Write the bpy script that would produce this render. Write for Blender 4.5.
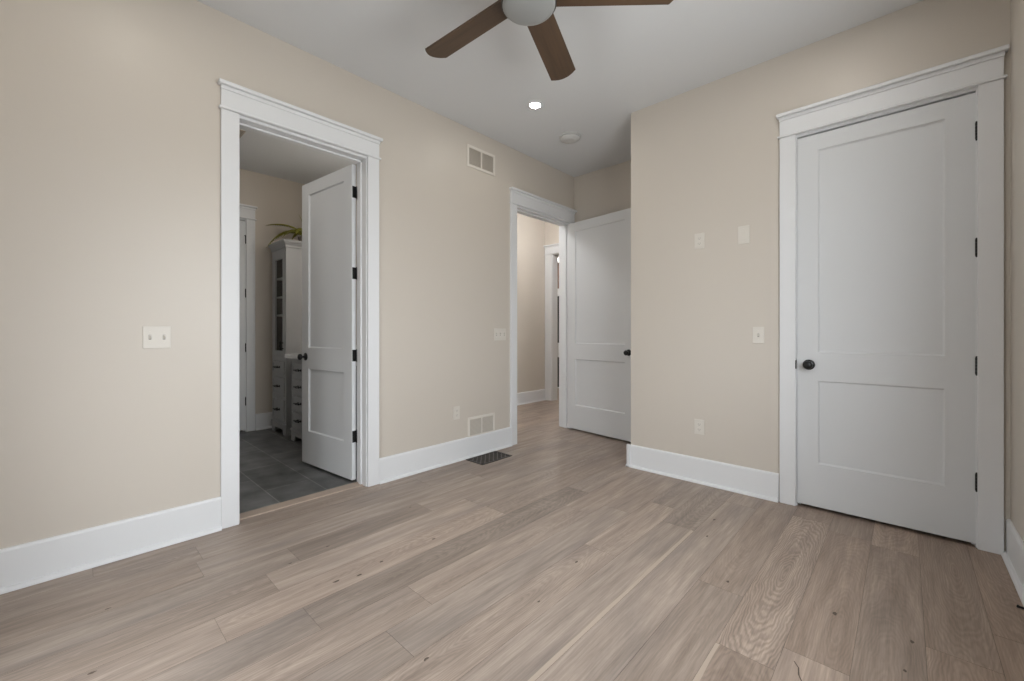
import bpy, bmesh, math, random
from mathutils import Vector, Matrix

for o in list(bpy.data.objects):
    bpy.data.objects.remove(o, do_unlink=True)
SC = bpy.context.scene
COL = SC.collection
R = math.radians
random.seed(7)

# ------------------------------------------------------------------ camera
cam_d = bpy.data.cameras.new('camera')
cam_d.sensor_fit = 'HORIZONTAL'; cam_d.sensor_width = 36.0
cam_d.lens = 36.0 * 420.226 / 1024
cam_d.shift_y = -(340.5 - 332.105) / 1024
cam_d.clip_start = 0.02
cam = bpy.data.objects.new('camera', cam_d); COL.objects.link(cam)
cam.location = (0, 0, 1.159)
cam.rotation_euler = (R(90), 0, 0.751677)
SC.camera = cam

# ------------------------------------------------------------------ sky, exposure
SC.view_settings.view_transform = 'Standard'
SC.view_settings.look = 'None'
SC.view_settings.gamma = 1.0
SC.view_settings.use_curve_mapping = False
SC.view_settings.exposure = 0.0
SKY_UP, SKY_DOWN = 14.8, 10.8
W = bpy.data.worlds.new('sky'); SC.world = W; W.use_nodes = True
nt = W.node_tree; nt.nodes.clear()
wo = nt.nodes.new('ShaderNodeOutputWorld'); bg = nt.nodes.new('ShaderNodeBackground')
tc = nt.nodes.new('ShaderNodeTexCoord'); sx = nt.nodes.new('ShaderNodeSeparateXYZ')
mr = nt.nodes.new('ShaderNodeMapRange'); mr.inputs[1].default_value = -0.06; mr.inputs[2].default_value = 0.06
mx = nt.nodes.new('ShaderNodeMix'); mx.data_type = 'RGBA'
mx.inputs[6].default_value = (0.95 * SKY_DOWN, 0.96 * SKY_DOWN, 0.97 * SKY_DOWN, 1)
mx.inputs[7].default_value = (0.94 * SKY_UP, 0.98 * SKY_UP, 1.04 * SKY_UP, 1)
nt.links.new(tc.outputs['Generated'], sx.inputs[0]); nt.links.new(sx.outputs[2], mr.inputs[0])
nt.links.new(mr.outputs[0], mx.inputs[0]); nt.links.new(mx.outputs[2], bg.inputs[0]); nt.links.new(bg.outputs[0], wo.inputs[0])
DOWNLIGHT = 118.0      # emission of the bedroom downlights
BATH_LIGHT = 33.0  # emission of the added bathroom lights
HALL_LIGHT = 57.0  # emission of the added hall globes

# ------------------------------------------------------------------ plan (metres): camera over the origin
H = 3.05
XL, XLB = -2.95, -3.09          # left wall: bedroom face, far face
YC = 3.353                      # closet wall face
XC = -1.728                     # its outside corner
YA = 4.27                       # alcove back wall
XR = 0.40                       # right wall
YB = -0.45                      # wall behind the camera
XF = -5.61                      # bathroom far wall
YBH = 2.26                      # bathroom / hall partition
XH = -4.50                      # hall side wall
YE = 5.65                       # hall end wall
DOOR_H = 2.447

# ------------------------------------------------------------------ helpers
def tag(o, label=None, cat=None, group=None, kind=None):
    if label: o['label'] = label
    if cat: o['category'] = cat
    if group: o['group'] = group
    if kind: o['kind'] = kind
    return o

def empty(name, loc=(0, 0, 0), rz=0.0):
    o = bpy.data.objects.new(name, None); COL.objects.link(o)
    o.location = loc; o.rotation_euler = (0, 0, rz); o.empty_display_size = 0.1
    return o

class MB:
    """collects shapes and links them as one mesh"""
    def __init__(self): self.bm = bmesh.new()
    def box(self, a, b, bevel=0.0, seg=1, mat=0):
        x0, x1 = sorted((a[0], b[0])); y0, y1 = sorted((a[1], b[1])); z0, z1 = sorted((a[2], b[2]))
        vs = [self.bm.verts.new(p) for p in ((x0,y0,z0),(x1,y0,z0),(x1,y1,z0),(x0,y1,z0),(x0,y0,z1),(x1,y0,z1),(x1,y1,z1),(x0,y1,z1))]
        fs = [self.bm.faces.new([vs[i] for i in q]) for q in ((0,3,2,1),(4,5,6,7),(0,1,5,4),(1,2,6,5),(2,3,7,6),(3,0,4,7))]
        for f in fs: f.material_index = mat
        if bevel > 0:
            es = {e for f in fs for e in f.edges}
            bmesh.ops.bevel(self.bm, geom=list(es), offset=bevel, segments=seg, profile=0.5, affect='EDGES')
        return self
    def lathe(self, prof, n=32, M=Matrix(), mat=0, smooth=True):
        """prof: list of (r, z) revolved about z"""
        rings = []
        for r, z in prof:
            if r < 1e-6: rings.append([self.bm.verts.new(M @ Vector((0, 0, z)))])
            else: rings.append([self.bm.verts.new(M @ Vector((r*math.cos(2*math.pi*i/n), r*math.sin(2*math.pi*i/n), z))) for i in range(n)])
        for A, B in zip(rings, rings[1:]):
            for i in range(n):
                j = (i + 1) % n
                if len(A) == 1 and len(B) == 1: continue
                if len(A) == 1: q = [A[0], B[i], B[j]]
                elif len(B) == 1: q = [A[i], A[j], B[0]]
                else: q = [A[i], A[j], B[j], B[i]]
                f = self.bm.faces.new(q); f.smooth = smooth; f.material_index = mat
        return self
    def cyl(self, p, q, r, n=16, mat=0):
        p, q = Vector(p), Vector(q); d = q - p
        M = Matrix.Translation(p) @ d.to_track_quat('Z', 'Y').to_matrix().to_4x4()
        L = d.length; e = min(r*0.15, L*0.2)
        return self.lathe([(0,0),(r-e,0),(r,e),(r,L-e),(r-e,L),(0,L)], n, M, mat, smooth=False)
    def tube(self, pts, rad, n=8):
        pts = [Vector(p) for p in pts]; rs = rad if isinstance(rad, (list, tuple)) else [rad]*len(pts)
        rings = []
        for i, p in enumerate(pts):
            t = (pts[min(i+1, len(pts)-1)] - pts[max(i-1, 0)]).normalized()
            a = t.cross(Vector((0, 0, 1)))
            if a.length < 1e-3: a = Vector((1, 0, 0))
            a.normalize(); b = t.cross(a)
            rings.append([self.bm.verts.new(p + rs[i]*(a*math.cos(2*math.pi*k/n) + b*math.sin(2*math.pi*k/n))) for k in range(n)])
        for A, B in zip(rings, rings[1:]):
            for k in range(n):
                f = self.bm.faces.new([A[k], A[(k+1) % n], B[(k+1) % n], B[k]]); f.smooth = True
        self.bm.faces.new(rings[0][::-1]); self.bm.faces.new(rings[-1])
        return self
    def poly(self, pts, mat=0, smooth=False):
        f = self.bm.faces.new([self.bm.verts.new(p) for p in pts]); f.material_index = mat; f.smooth = smooth
        return f
    def prism(self, outline, a, b, mat=0):
        """outline: 2D list -> mapped by functions a(u,v) (front) and b(u,v) (back)"""
        A = [self.bm.verts.new(a(*p)) for p in outline]; B = [self.bm.verts.new(b(*p)) for p in outline]
        n = len(outline)
        self.bm.faces.new(A).material_index = mat; self.bm.faces.new(B[::-1]).material_index = mat
        for i in range(n):
            self.bm.faces.new([A[i], B[i], B[(i+1) % n], A[(i+1) % n]]).material_index = mat
        return self
    def build(self, name, mats, parent=None, recalc=True):
        if recalc: bmesh.ops.recalc_face_normals(self.bm, faces=self.bm.faces)
        me = bpy.data.meshes.new(name); self.bm.to_mesh(me); self.bm.free()
        for m in (mats if isinstance(mats, (list, tuple)) else [mats]): me.materials.append(m)
        o = bpy.data.objects.new(name, me); COL.objects.link(o)
        if parent: o.parent = parent
        return o

# ------------------------------------------------------------------ materials
def mat(name, rgb, rough=0.5, metal=0.0, spec=0.5, bump=0.0, bscale=200.0, var=0.0, vscale=3.0, emit=None, estr=0.0):
    m = bpy.data.materials.new(name); m.use_nodes = True
    t = m.node_tree; p = t.nodes['Principled BSDF']
    p.inputs['Base Color'].default_value = (*rgb, 1); p.inputs['Roughness'].default_value = rough
    p.inputs['Metallic'].default_value = metal; p.inputs['Specular IOR Level'].default_value = spec
    c = t.nodes.new('ShaderNodeTexCoord')
    n = t.nodes.new('ShaderNodeTexNoise'); n.inputs['Scale'].default_value = vscale; n.inputs['Detail'].default_value = 4
    t.links.new(c.outputs['Object'], n.inputs['Vector'])
    if var > 0:
        mixn = t.nodes.new('ShaderNodeMix'); mixn.data_type = 'RGBA'
        mixn.inputs[6].default_value = (*[v*(1-var) for v in rgb], 1); mixn.inputs[7].default_value = (*[min(1, v*(1+var)) for v in rgb], 1)
        t.links.new(n.outputs[0], mixn.inputs[0]); t.links.new(mixn.outputs[2], p.inputs['Base Color'])
    if bump > 0:
        n2 = t.nodes.new('ShaderNodeTexNoise'); n2.inputs['Scale'].default_value = bscale; n2.inputs['Detail'].default_value = 3
        t.links.new(c.outputs['Object'], n2.inputs['Vector'])
        b = t.nodes.new('ShaderNodeBump'); b.inputs['Strength'].default_value = bump; b.inputs['Distance'].default_value = 0.002
        t.links.new(n2.outputs[0], b.inputs['Height']); t.links.new(b.outputs[0], p.inputs['Normal'])
    if emit:
        p.inputs['Emission Color'].default_value = (*emit, 1); p.inputs['Emission Strength'].default_value = estr
    return m

M_WALL = mat('beige_wall_paint', (0.60, 0.547, 0.483), rough=0.42, spec=0.5, bump=0.08, bscale=160, var=0.015, vscale=1.5)
M_CEIL = mat('ceiling_paint', (0.70, 0.71, 0.72), rough=0.8, spec=0.2, bump=0.06, bscale=120)
M_TRIM = mat('white_trim_paint', (0.745, 0.75, 0.76), rough=0.5, spec=0.3, bump=0.02, bscale=90, var=0.01)
M_DOOR = mat('door_paint', (0.67, 0.68, 0.69), rough=0.5, spec=0.3, bump=0.03, bscale=90, var=0.01)
M_BLACK = mat('black_metal', (0.006, 0.006, 0.006), rough=0.32, metal=0.0, spec=0.4, var=0.05)
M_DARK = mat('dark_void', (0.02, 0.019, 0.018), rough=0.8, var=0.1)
M_PLATE = mat('ivory_plastic', (0.68, 0.64, 0.58), rough=0.4, var=0.01)
M_SLOT = mat('plate_slot', (0.28, 0.26, 0.23), rough=0.6, var=0.05)
M_VENT = mat('vent_paint', (0.735, 0.69, 0.625), rough=0.45, var=0.01)
M_VENTBACK = mat('vent_back', (0.42, 0.375, 0.32), rough=0.8, var=0.05)
M_DET = mat('detector_plastic', (0.60, 0.60, 0.59), rough=0.4, var=0.01)
M_LOUV = mat('louver_paint', (0.57, 0.525, 0.465), rough=0.5, var=0.01)
M_LENS = mat('frosted_lens', (0.28, 0.285, 0.28), rough=0.45, var=0.02)
M_CAB = mat('cabinet_paint', (0.37, 0.375, 0.38), rough=0.4, var=0.01)
M_QUARTZ = mat('white_quartz', (0.85, 0.85, 0.84), rough=0.2, var=0.03, vscale=8)
M_BRONZE = mat('bronze_register', (0.035, 0.028, 0.023), rough=0.4, metal=0.3, var=0.1)
M_REG = mat('register_bars', (0.105, 0.088, 0.074), rough=0.4, metal=0.2, var=0.1)
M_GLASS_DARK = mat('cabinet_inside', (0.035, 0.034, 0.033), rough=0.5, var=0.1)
M_POT = mat('pot_clay', (0.23, 0.19, 0.16), rough=0.7, var=0.2, vscale=20)
M_LEAF = mat('fern_leaf', (0.30, 0.29, 0.04), rough=0.5, var=0.45, vscale=30)
M_STRIP = mat('oak_threshold', (0.42, 0.33, 0.265), rough=0.45, var=0.15, vscale=12)
M_KNOT = mat('knot', (0.095, 0.068, 0.05), rough=0.6, var=0.3, vscale=60)
M_BOOK = mat('brown_book', (0.13, 0.075, 0.06), rough=0.7, var=0.3, vscale=30)
M_LIT = mat('lamp_diffuser', (0.9, 0.9, 0.88), rough=0.5, emit=(1.0, 0.95, 0.87), estr=DOWNLIGHT)
M_LITB = mat('added_bath_lamp_diffuser', (0.9, 0.9, 0.88), rough=0.5, emit=(1.0, 0.95, 0.88), estr=BATH_LIGHT)
M_LITS = mat('added_study_lamp_diffuser', (0.9, 0.9, 0.88), rough=0.5, emit=(1.0, 0.96, 0.9), estr=420.0)
M_LITH = mat('added_hall_lamp_diffuser', (0.9, 0.9, 0.88), rough=0.5, emit=(1.0, 1.0, 1.0), estr=HALL_LIGHT)

M_LITD = mat('added_bath_downlight_diffuser', (0.9, 0.9, 0.88), rough=0.5, emit=(1.0, 0.95, 0.88), estr=BATH_LIGHT*11)

def math_node(t, op, a, b=None, c=None, clamp=False):
    n = t.nodes.new('ShaderNodeMath'); n.operation = op; n.use_clamp = clamp
    for i, v in enumerate((a, b, c)):
        if v is None: continue
        if isinstance(v, (int, float)): n.inputs[i].default_value = v
        else: t.links.new(v, n.inputs[i])
    return n.outputs[0]

def thin_glass(name):
    m = bpy.data.materials.new(name); m.use_nodes = True; t = m.node_tree; t.nodes.clear()
    o = t.nodes.new('ShaderNodeOutputMaterial'); tr = t.nodes.new('ShaderNodeBsdfTransparent'); g = t.nodes.new('ShaderNodeBsdfGlossy')
    g.inputs['Roughness'].default_value = 0.02; mixs = t.nodes.new('ShaderNodeMixShader'); lw = t.nodes.new('ShaderNodeLayerWeight'); lw.inputs[0].default_value = 0.5
    tr.inputs[0].default_value = (0.96, 0.98, 0.97, 1)
    t.links.new(math_node(t, 'MULTIPLY_ADD', math_node(t, 'POWER', lw.outputs['Facing'], 5.0), 0.6, 0.03), mixs.inputs[0]); t.links.new(tr.outputs[0], mixs.inputs[1]); t.links.new(g.outputs[0], mixs.inputs[2])
    t.links.new(mixs.outputs[0], o.inputs[0])
    return m
M_GLASS = thin_glass('window_glass')

def mix_rgb(t, f, a, b, blend='MIX'):
    n = t.nodes.new('ShaderNodeMix'); n.data_type = 'RGBA'; n.blend_type = blend
    for i, v in ((0, f), (6, a), (7, b)):
        if isinstance(v, (int, float)): n.inputs[i].default_value = v
        elif isinstance(v, tuple): n.inputs[i].default_value = (*v, 1)
        else: t.links.new(v, n.inputs[i])
    return n.outputs[2]

def oak_floor():
    m = bpy.data.materials.new('oak_planks'); m.use_nodes = True; t = m.node_tree; p = t.nodes['Principled BSDF']
    uv = t.nodes.new('ShaderNodeUVMap'); uv.uv_map = 'plank'
    s = t.nodes.new('ShaderNodeSeparateXYZ'); t.links.new(uv.outputs[0], s.inputs[0])
    def att(n):
        a = t.nodes.new('ShaderNodeAttribute'); a.attribute_name = n; return a.outputs['Fac']
    tone, seed, fig, pink, streak = att('tone'), att('seed'), att('figure'), att('pink'), att('streak')
    u, v = s.outputs[0], s.outputs[1]
    def vec(a, b, c):
        n = t.nodes.new('ShaderNodeCombineXYZ')
        for i, q in enumerate((a, b, c)):
            if isinstance(q, (int, float)): n.inputs[i].default_value = q
            else: t.links.new(q, n.inputs[i])
        return n.outputs[0]
    def noise(vecv, scale, detail=4, rough=0.6):
        n = t.nodes.new('ShaderNodeTexNoise'); n.inputs['Scale'].default_value = scale; n.inputs['Detail'].default_value = detail
        n.inputs['Roughness'].default_value = rough; t.links.new(vecv, n.inputs['Vector']); return n.outputs[0]
    sd = math_node(t, 'MULTIPLY', seed, 57.0)
    fine = noise(vec(math_node(t, 'MULTIPLY', u, 160.0), math_node(t, 'MULTIPLY', v, 5.0), sd), 1.0, 5, 0.65)
    mid = noise(vec(math_node(t, 'MULTIPLY', u, 26.0), math_node(t, 'MULTIPLY', v, 2.2), sd), 1.0, 4, 0.6)
    broad = noise(vec(math_node(t, 'MULTIPLY', u, 7.0), math_node(t, 'MULTIPLY', v, 1.3), sd), 1.0, 3, 0.5)
    # growth-ring figure: long ellipses about the plank's own centre, wobbled
    wob = noise(vec(math_node(t, 'MULTIPLY', u, 18.0), math_node(t, 'MULTIPLY', v, 5.0), sd), 1.0, 3, 0.5)
    ru = math_node(t, 'MULTIPLY', u, 1.0); rv = math_node(t, 'MULTIPLY', v, 0.13)
    rad = math_node(t, 'SQRT', math_node(t, 'ADD', math_node(t, 'MULTIPLY', ru, ru), math_node(t, 'MULTIPLY', rv, rv)))
    rad = math_node(t, 'ADD', rad, math_node(t, 'MULTIPLY', wob, 0.045))
    ring = math_node(t, 'SINE', math_node(t, 'MULTIPLY', rad, 760.0))
    ring = math_node(t, 'MULTIPLY_ADD', ring, 0.5, 0.5)
    midc = math_node(t, 'MULTIPLY_ADD', math_node(t, 'SUBTRACT', mid, 0.5), 2.4, 0.5, True)
    base = mix_rgb(t, midc, (0.245, 0.198, 0.166), (0.405, 0.333, 0.282))
    base = mix_rgb(t, math_node(t, 'MULTIPLY', math_node(t, 'SUBTRACT', broad, 0.50, clamp=True), 3.6, clamp=True), base, (0.215, 0.182, 0.163))
    base = mix_rgb(t, math_node(t, 'MULTIPLY', pink, 0.7), base, mix_rgb(t, midc, (0.315, 0.222, 0.165), (0.42, 0.305, 0.232)))
    fl = math_node(t, 'MULTIPLY_ADD', fine, 0.95, 0.53)
    ringd = math_node(t, 'ADD', 1.0, math_node(t, 'MULTIPLY', math_node(t, 'MULTIPLY', math_node(t, 'SUBTRACT', ring, 0.5), fig), 0.22))
    k = math_node(t, 'MULTIPLY', math_node(t, 'MULTIPLY', fl, ringd), tone)
    cc = t.nodes.new('ShaderNodeCombineColor')
    for i in range(3): t.links.new(k, cc.inputs[i])
    colr = mix_rgb(t, 1.0, base, cc.outputs[0], 'MULTIPLY')
    # sapwood streak along one edge of a plank
    su = math_node(t, 'MULTIPLY', u, streak)
    wig = math_node(t, 'MULTIPLY', math_node(t, 'SUBTRACT', noise(vec(0.0, math_node(t, 'MULTIPLY', v, 2.0), sd), 1.0, 2), 0.5), 0.02)
    on = math_node(t, 'GREATER_THAN', math_node(t, 'ADD', su, wig), 0.0765)
    colr = mix_rgb(t, math_node(t, 'MULTIPLY', on, 0.95), colr, (0.47, 0.38, 0.31))
    t.links.new(colr, p.inputs['Base Color'])
    p.inputs['Specular IOR Level'].default_value = 0.42
    rr = math_node(t, 'MULTIPLY_ADD', fine, 0.18, 0.36); t.links.new(rr, p.inputs['Roughness'])
    b = t.nodes.new('ShaderNodeBump'); b.inputs['Strength'].default_value = 0.25; b.inputs['Distance'].default_value = 0.001
    t.links.new(fine, b.inputs['Height']); t.links.new(b.outputs[0], p.inputs['Normal'])
    return m
M_OAK = oak_floor()

def slate_tile():
    m = bpy.data.materials.new('slate_tiles'); m.use_nodes = True; t = m.node_tree; p = t.nodes['Principled BSDF']
    c = t.nodes.new('ShaderNodeTexCoord'); mp = t.nodes.new('ShaderNodeMapping')
    mp.inputs['Location'].default_value = (4.04 + 0.62*5, -1.008 + 0.32*5 - 0.002, 0)
    t.links.new(c.outputs['Object'], mp.inputs[0])
    br = t.nodes.new('ShaderNodeTexBrick'); br.offset = 0.5; br.squash = 1.0
    br.inputs['Scale'].default_value = 1.0; br.inputs['Mortar Size'].default_value = 0.004; br.inputs['Mortar Smooth'].default_value = 0.1
    br.inputs['Brick Width'].default_value = 0.62; br.inputs['Row Height'].default_value = 0.32; br.inputs['Bias'].default_value = 0
    br.inputs['Color1'].default_value = (0.09, 0.09, 0.088, 1); br.inputs['Color2'].default_value = (0.13, 0.13, 0.128, 1)
    br.inputs['Mortar'].default_value = (0.22, 0.215, 0.205, 1)
    t.links.new(mp.outputs[0], br.inputs['Vector'])
    n = t.nodes.new('ShaderNodeTexNoise'); n.inputs['Scale'].default_value = 5; n.inputs['Detail'].default_value = 6
    t.links.new(c.outputs['Object'], n.inputs['Vector'])
    k = math_node(t, 'MULTIPLY_ADD', n.outputs[0], 2.6, -0.22)
    cc = t.nodes.new('ShaderNodeCombineColor')
    for i in range(3): t.links.new(k, cc.inputs[i])
    t.links.new(mix_rgb(t, 1.0, br.outputs[0], cc.outputs[0], 'MULTIPLY'), p.inputs['Base Color'])
    p.inputs['Roughness'].default_value = 0.42
    b = t.nodes.new('ShaderNodeBump'); b.inputs['Strength'].default_value = 0.3; b.inputs['Distance'].default_value = 0.003
    t.links.new(n.outputs[0], b.inputs['Height']); t.links.new(b.outputs[0], p.inputs['Normal'])
    return m
M_SLATE = slate_tile()

def walnut():
    m = bpy.data.materials.new('walnut_blade'); m.use_nodes = True; t = m.node_tree; p = t.nodes['Principled BSDF']
    c = t.nodes.new('ShaderNodeTexCoord'); mp = t.nodes.new('ShaderNodeMapping'); mp.inputs['Scale'].default_value = (3, 45, 45)
    t.links.new(c.outputs['Object'], mp.inputs[0])
    n = t.nodes.new('ShaderNodeTexNoise'); n.inputs['Scale'].default_value = 1.0; n.inputs['Detail'].default_value = 5
    t.links.new(mp.outputs[0], n.inputs['Vector'])
    t.links.new(mix_rgb(t, n.outputs[0], (0.036, 0.020, 0.011), (0.118, 0.068, 0.037)), p.inputs['Base Color'])
    p.inputs['Roughness'].default_value = 0.5
    return m
M_WALNUT = walnut()

# ------------------------------------------------------------------ floor: every plank its own face in one mesh
PW, PX0 = 0.1906, 0.246
def row_edge(n): return PX0 - PW * n
JOINTS = {-1: [2.439], 0: [0.9], 1: [3.012], 2: [1.811], 3: [1.667], 4: [2.033], 5: [0.35, 3.1], 6: [2.515], 7: [1.952, 2.745], 8: [2.48],
          9: [1.074], 10: [0.69, 2.592], 11: [0.42], 12: [0.663], 13: [0.823, 1.637], 14: [0.459], 15: [1.9], 16: [0.1, 2.2]}
TONES = {(-1, 0): .98, (-1, 1): .95, (0, 1): 1.04, (1, 0): .95, (1, 1): 1.18, (2, 0): 1.26, (2, 1): .98, (3, 0): .93, (3, 1): 1.08, (4, 0): .93, (4, 1): .95,
         (5, 1): 1.10, (6, 0): 1.06, (6, 1): .92, (7, 0): 1.05, (7, 1): 1.12, (7, 2): .93, (8, 0): 1.05, (8, 1): 1.0, (9, 0): 1.02, (9, 1): 1.06,
         (10, 0): .88, (10, 1): .80, (10, 2): 1.05, (11, 0): .98, (11, 1): 1.14, (12, 0): .90, (12, 1): 1.20, (13, 0): .98, (13, 1): .80, (13, 2): 1.03,
         (14, 0): .95, (14, 1): 1.09, (15, 0): .98, (15, 1): 1.0, (16, 1): .98}
FIG = {(5, 0): .1, (5, 1): .1, (4, 0): .3, (4, 1): .5, (6, 0): .1, (0, 0): 1, (0, 1): 1, (3, 1): 1.6, (1, 0): .5, (2, 1): .6, (10, 1): .9, (9, 0): .6, (11, 0): .5}
PINK = {(11, 1): .38, (9, 1): .3, (9, 0): .3, (11, 0): .3, (8, 1): .3, (-1, 0): .4, (-1, 1): .4, (0, 1): .3}
STREAK = {(6, 0): 1.0, (3, 0): -1.0}
FIGY = {(3, 1): 2.35, (0, 1): 1.75, (0, 0): 0.6}

def build_floor():
    bm = bmesh.new(); uvl = bm.loops.layers.uv.new('plank')
    lay = {k: bm.faces.layers.float.new(k) for k in ('tone', 'seed', 'figure', 'pink', 'streak')}
    g, d = 0.00045, 0.0016
    rnd = random.Random(11)
    for n in range(-1, 36):
        x1, x0 = row_edge(n), row_edge(n + 1)
        x1 = min(x1, XR + 0.02)
        ymin = YB - 0.02 if n <= 16 else YBH + 0.03
        ymax = 8.0
        js = sorted(JOINTS.get(n, []))
        if not js: js = [rnd.uniform(ymin + 0.3, ymin + 1.6)]
        lo = js[0]
        first = [lo]
        while lo - 1.9 > ymin: lo -= rnd.uniform(1.3, 1.9); first.insert(0, lo)
        js = first[:-1] + js
        k0 = len(first) - 1
        hi = js[-1]
        while hi + 1.2 < ymax: hi += rnd.uniform(1.2, 2.1); js.append(hi)
        ys = [ymin] + [j for j in js if ymin < j < ymax] + [ymax]
        for k, (a, b) in enumerate(zip(ys, ys[1:])):
            key = (n, k - k0)
            tone = 1 + (TONES.get(key, rnd.uniform(.90, 1.10)) - 1)*.9; seed = rnd.random()
            fig = FIG.get(key, rnd.choice((.1, .3, .5, .8))); pk = PINK.get(key, rnd.uniform(0, .35)) + max(0, min(1, (5.5-n)/4))*.55; st = STREAK.get(key, 0.0)  # board's own pink, plus warm light painted onto rows toward the right
            yc = FIGY.get(key, rnd.uniform(a, b)); xc = (x0 + x1) / 2; off = 0 if key in FIGY else rnd.uniform(-.04, .04)
            if st: off = 0
            T = [(x0+g, a+g, 0), (x1-g, a+g, 0), (x1-g, b-g, 0), (x0+g, b-g, 0)]
            Bt = [(x0, a, -d), (x1, a, -d), (x1, b, -d), (x0, b, -d)]
            vT = [bm.verts.new(q) for q in T]; vB = [bm.verts.new(q) for q in Bt]
            fs = [bm.faces.new(vT)] + [bm.faces.new([vB[i], vB[(i+1) % 4], vT[(i+1) % 4], vT[i]]) for i in range(4)]
            for f in fs[1:]: f.material_index = 1
            for f in fs:
                f[lay['tone']] = tone; f[lay['seed']] = seed; f[lay['figure']] = fig; f[lay['pink']] = pk; f[lay['streak']] = st
                for l in f.loops: l[uvl].uv = (l.vert.co.x - xc + off, l.vert.co.y - yc)
    # knots and a crack, flush in the boards
    knots = [(-2.28, 0.98, 1), (-1.93, .87, 1.6), (-1.90, .97, 1.4), (-1.93, 1.10, 1.0), (-2.25, .78, 1), (-2.39, 1.57, .9), (-1.93, 1.42, 1.2), (-1.24, .88, 1.2),
             (-1.15, 1.40, .8), (-1.21, 1.77, 1), (-.86, 2.75, 1.3), (-.82, 2.50, 1.2), (-.60, 2.11, 1.0), (-.21, 2.17, 1.3), (.02, 2.17, 1.2), (-.0, 1.97, 1.0),
             (-2.44, .13, .9), (-2.02, .07, 1.1)]
    for (x, y, s) in knots:
        m = 9; pts = []
        for i in range(m):
            a = 2*math.pi*i/m; q = rnd.uniform(.6, 1.2)
            pts.append((x + .0055*s*q*math.cos(a), y + .011*s*q*math.sin(a), .0004))
        bm.faces.new([bm.verts.new(q) for q in pts]).material_index = 1
    cr = [(-.285, 1.76), (-.268, 1.735), (-.262, 1.70), (-.243, 1.66), (-.240, 1.63)]
    for (a, b) in zip(cr, cr[1:]):
        w = .0022
        bm.faces.new([bm.verts.new(q) for q in ((a[0]-w, a[1], .0004), (b[0]-w, b[1], .0004), (b[0]+w, b[1], .0004), (a[0]+w, a[1], .0004))]).material_index = 1
    # subfloor under the joints
    for (x0, x1, y0, y1) in ((-2.994, XR+.02, YB-.02, 8.0), (-6.65, -2.994, YBH+.03, 8.0)):
        q = [bm.verts.new(p) for p in ((x0,y0,-.0017),(x1,y0,-.0017),(x1,y1,-.0017),(x0,y1,-.0017))]
        bm.faces.new(q).material_index = 1
    bmesh.ops.recalc_face_normals(bm, faces=bm.faces)
    for f in bm.faces:
        if f.normal.z < 0: f.normal_flip()
    me = bpy.data.meshes.new('floor'); bm.to_mesh(me); bm.free()
    me.materials.append(M_OAK); me.materials.append(M_KNOT)
    o = bpy.data.objects.new('floor', me); COL.objects.link(o)
    return tag(o, 'greyed oak plank floor of the bedroom and hall', 'floor', kind='structure')
build_floor()

m = MB(); m.box((XF-.1, -1.2, -.05), (-3.085, YBH+.02, -.001))
tag(m.build('floor_bathroom', M_SLATE), 'dark slate tile floor of the bathroom', 'floor', kind='structure')

# ------------------------------------------------------------------ walls and ceilings
def wall(name, axis, c0, c1, s0, s1, openings, label, mtl=None, top=H, z0=-.02):
    """axis 'x': constant x from c0 to c1, running in y from s0 to s1; openings (a, b, zbottom, ztop)"""
    mb = MB()
    def bx(a, b, za, zb):
        if b - a < 1e-4 or zb - za < 1e-4: return
        if axis == 'x': mb.box((c0, a, za), (c1, b, zb))
        else: mb.box((a, c0, za), (b, c1, zb))
    s = s0
    for (a, b, za, zb) in sorted(openings):
        bx(s, a, z0, top); bx(a, b, zb, top); bx(a, b, z0, za); s = b
    bx(s, s1, z0, top)
    return tag(mb.build(name, mtl or M_WALL), label, 'wall', kind='structure')

D1 = (0.734, 1.554); D2 = (3.221, 4.167)
WIN_R = (0.62, 2.02, 0.95, 2.35)       # unseen window added in the right wall, sized for its daylight: y0, y1, z0, z1
WIN_B = (-2.08, -1.30, 0.25, 1.10)     # unseen window added behind the camera, shaped for its daylight: x0, x1, z0, z1
HEAD = 2.459
wall('wall_left', 'x', XLB, XL, YB-.12, YE, [(D1[0]-.018, D1[1]+.018, -.02, HEAD+.018), (D2[0]-.018, D2[1]+.018, -.02, HEAD+.018)], 'beige wall with two cased door openings')
wall('wall_closet', 'y', YC, YC+.12, XC, XR, [(-.545, .297, -.02, HEAD+.018)], 'beige wall holding the closed closet door')
wall('wall_closet_side', 'x', XC, XC+.12, YC+.12, YA, [], 'beige side of the closet facing the entry alcove')
wall('wall_alcove', 'y', YA, YA+.12, XL, XR, [], 'shaded beige wall behind the open hall door')
wall('wall_right', 'x', XR, XR+.12, YB-.12, YA+.12, [WIN_R], 'narrow strip of beige wall beside the closet door')
wall('wall_back', 'y', YB-.12, YB, XL, XR, [WIN_B], 'beige wall facing the closet door')
wall('wall_bathroom_far', 'x', XF-.12, XF, -1.2, YBH, [(.65-.02, 1.46+.018, -.02, HEAD+.018)], 'beige bathroom wall with a white door')
wall('wall_bathroom_cabinets', 'y', YBH, YBH+.12, XF-.12, XLB, [], 'bathroom wall behind the vanity and linen tower')
wall('wall_bathroom_near', 'y', -1.32, -1.2, XF-.12, XLB, [], 'bathroom wall opposite the vanity')
m = MB(); m.box((XLB, -1.2, -.02), (XL-.02, YB-.12, H)); tag(m.build('wall_bathroom_side', M_WALL), 'bathroom wall running past the bedroom', 'wall', kind='structure')
wall('wall_hall', 'x', XH-.12, XH, YBH+.12, YE, [], 'beige hall wall seen through the far doorway')
HO = (-4.345, -3.45)
wall('wall_hall_end', 'y', YE, YE+.14, XH-.12, XL, [(HO[0]-.018, HO[1]+.018, -.02, HEAD+.018)], 'hall end wall with a cased opening')
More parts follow.
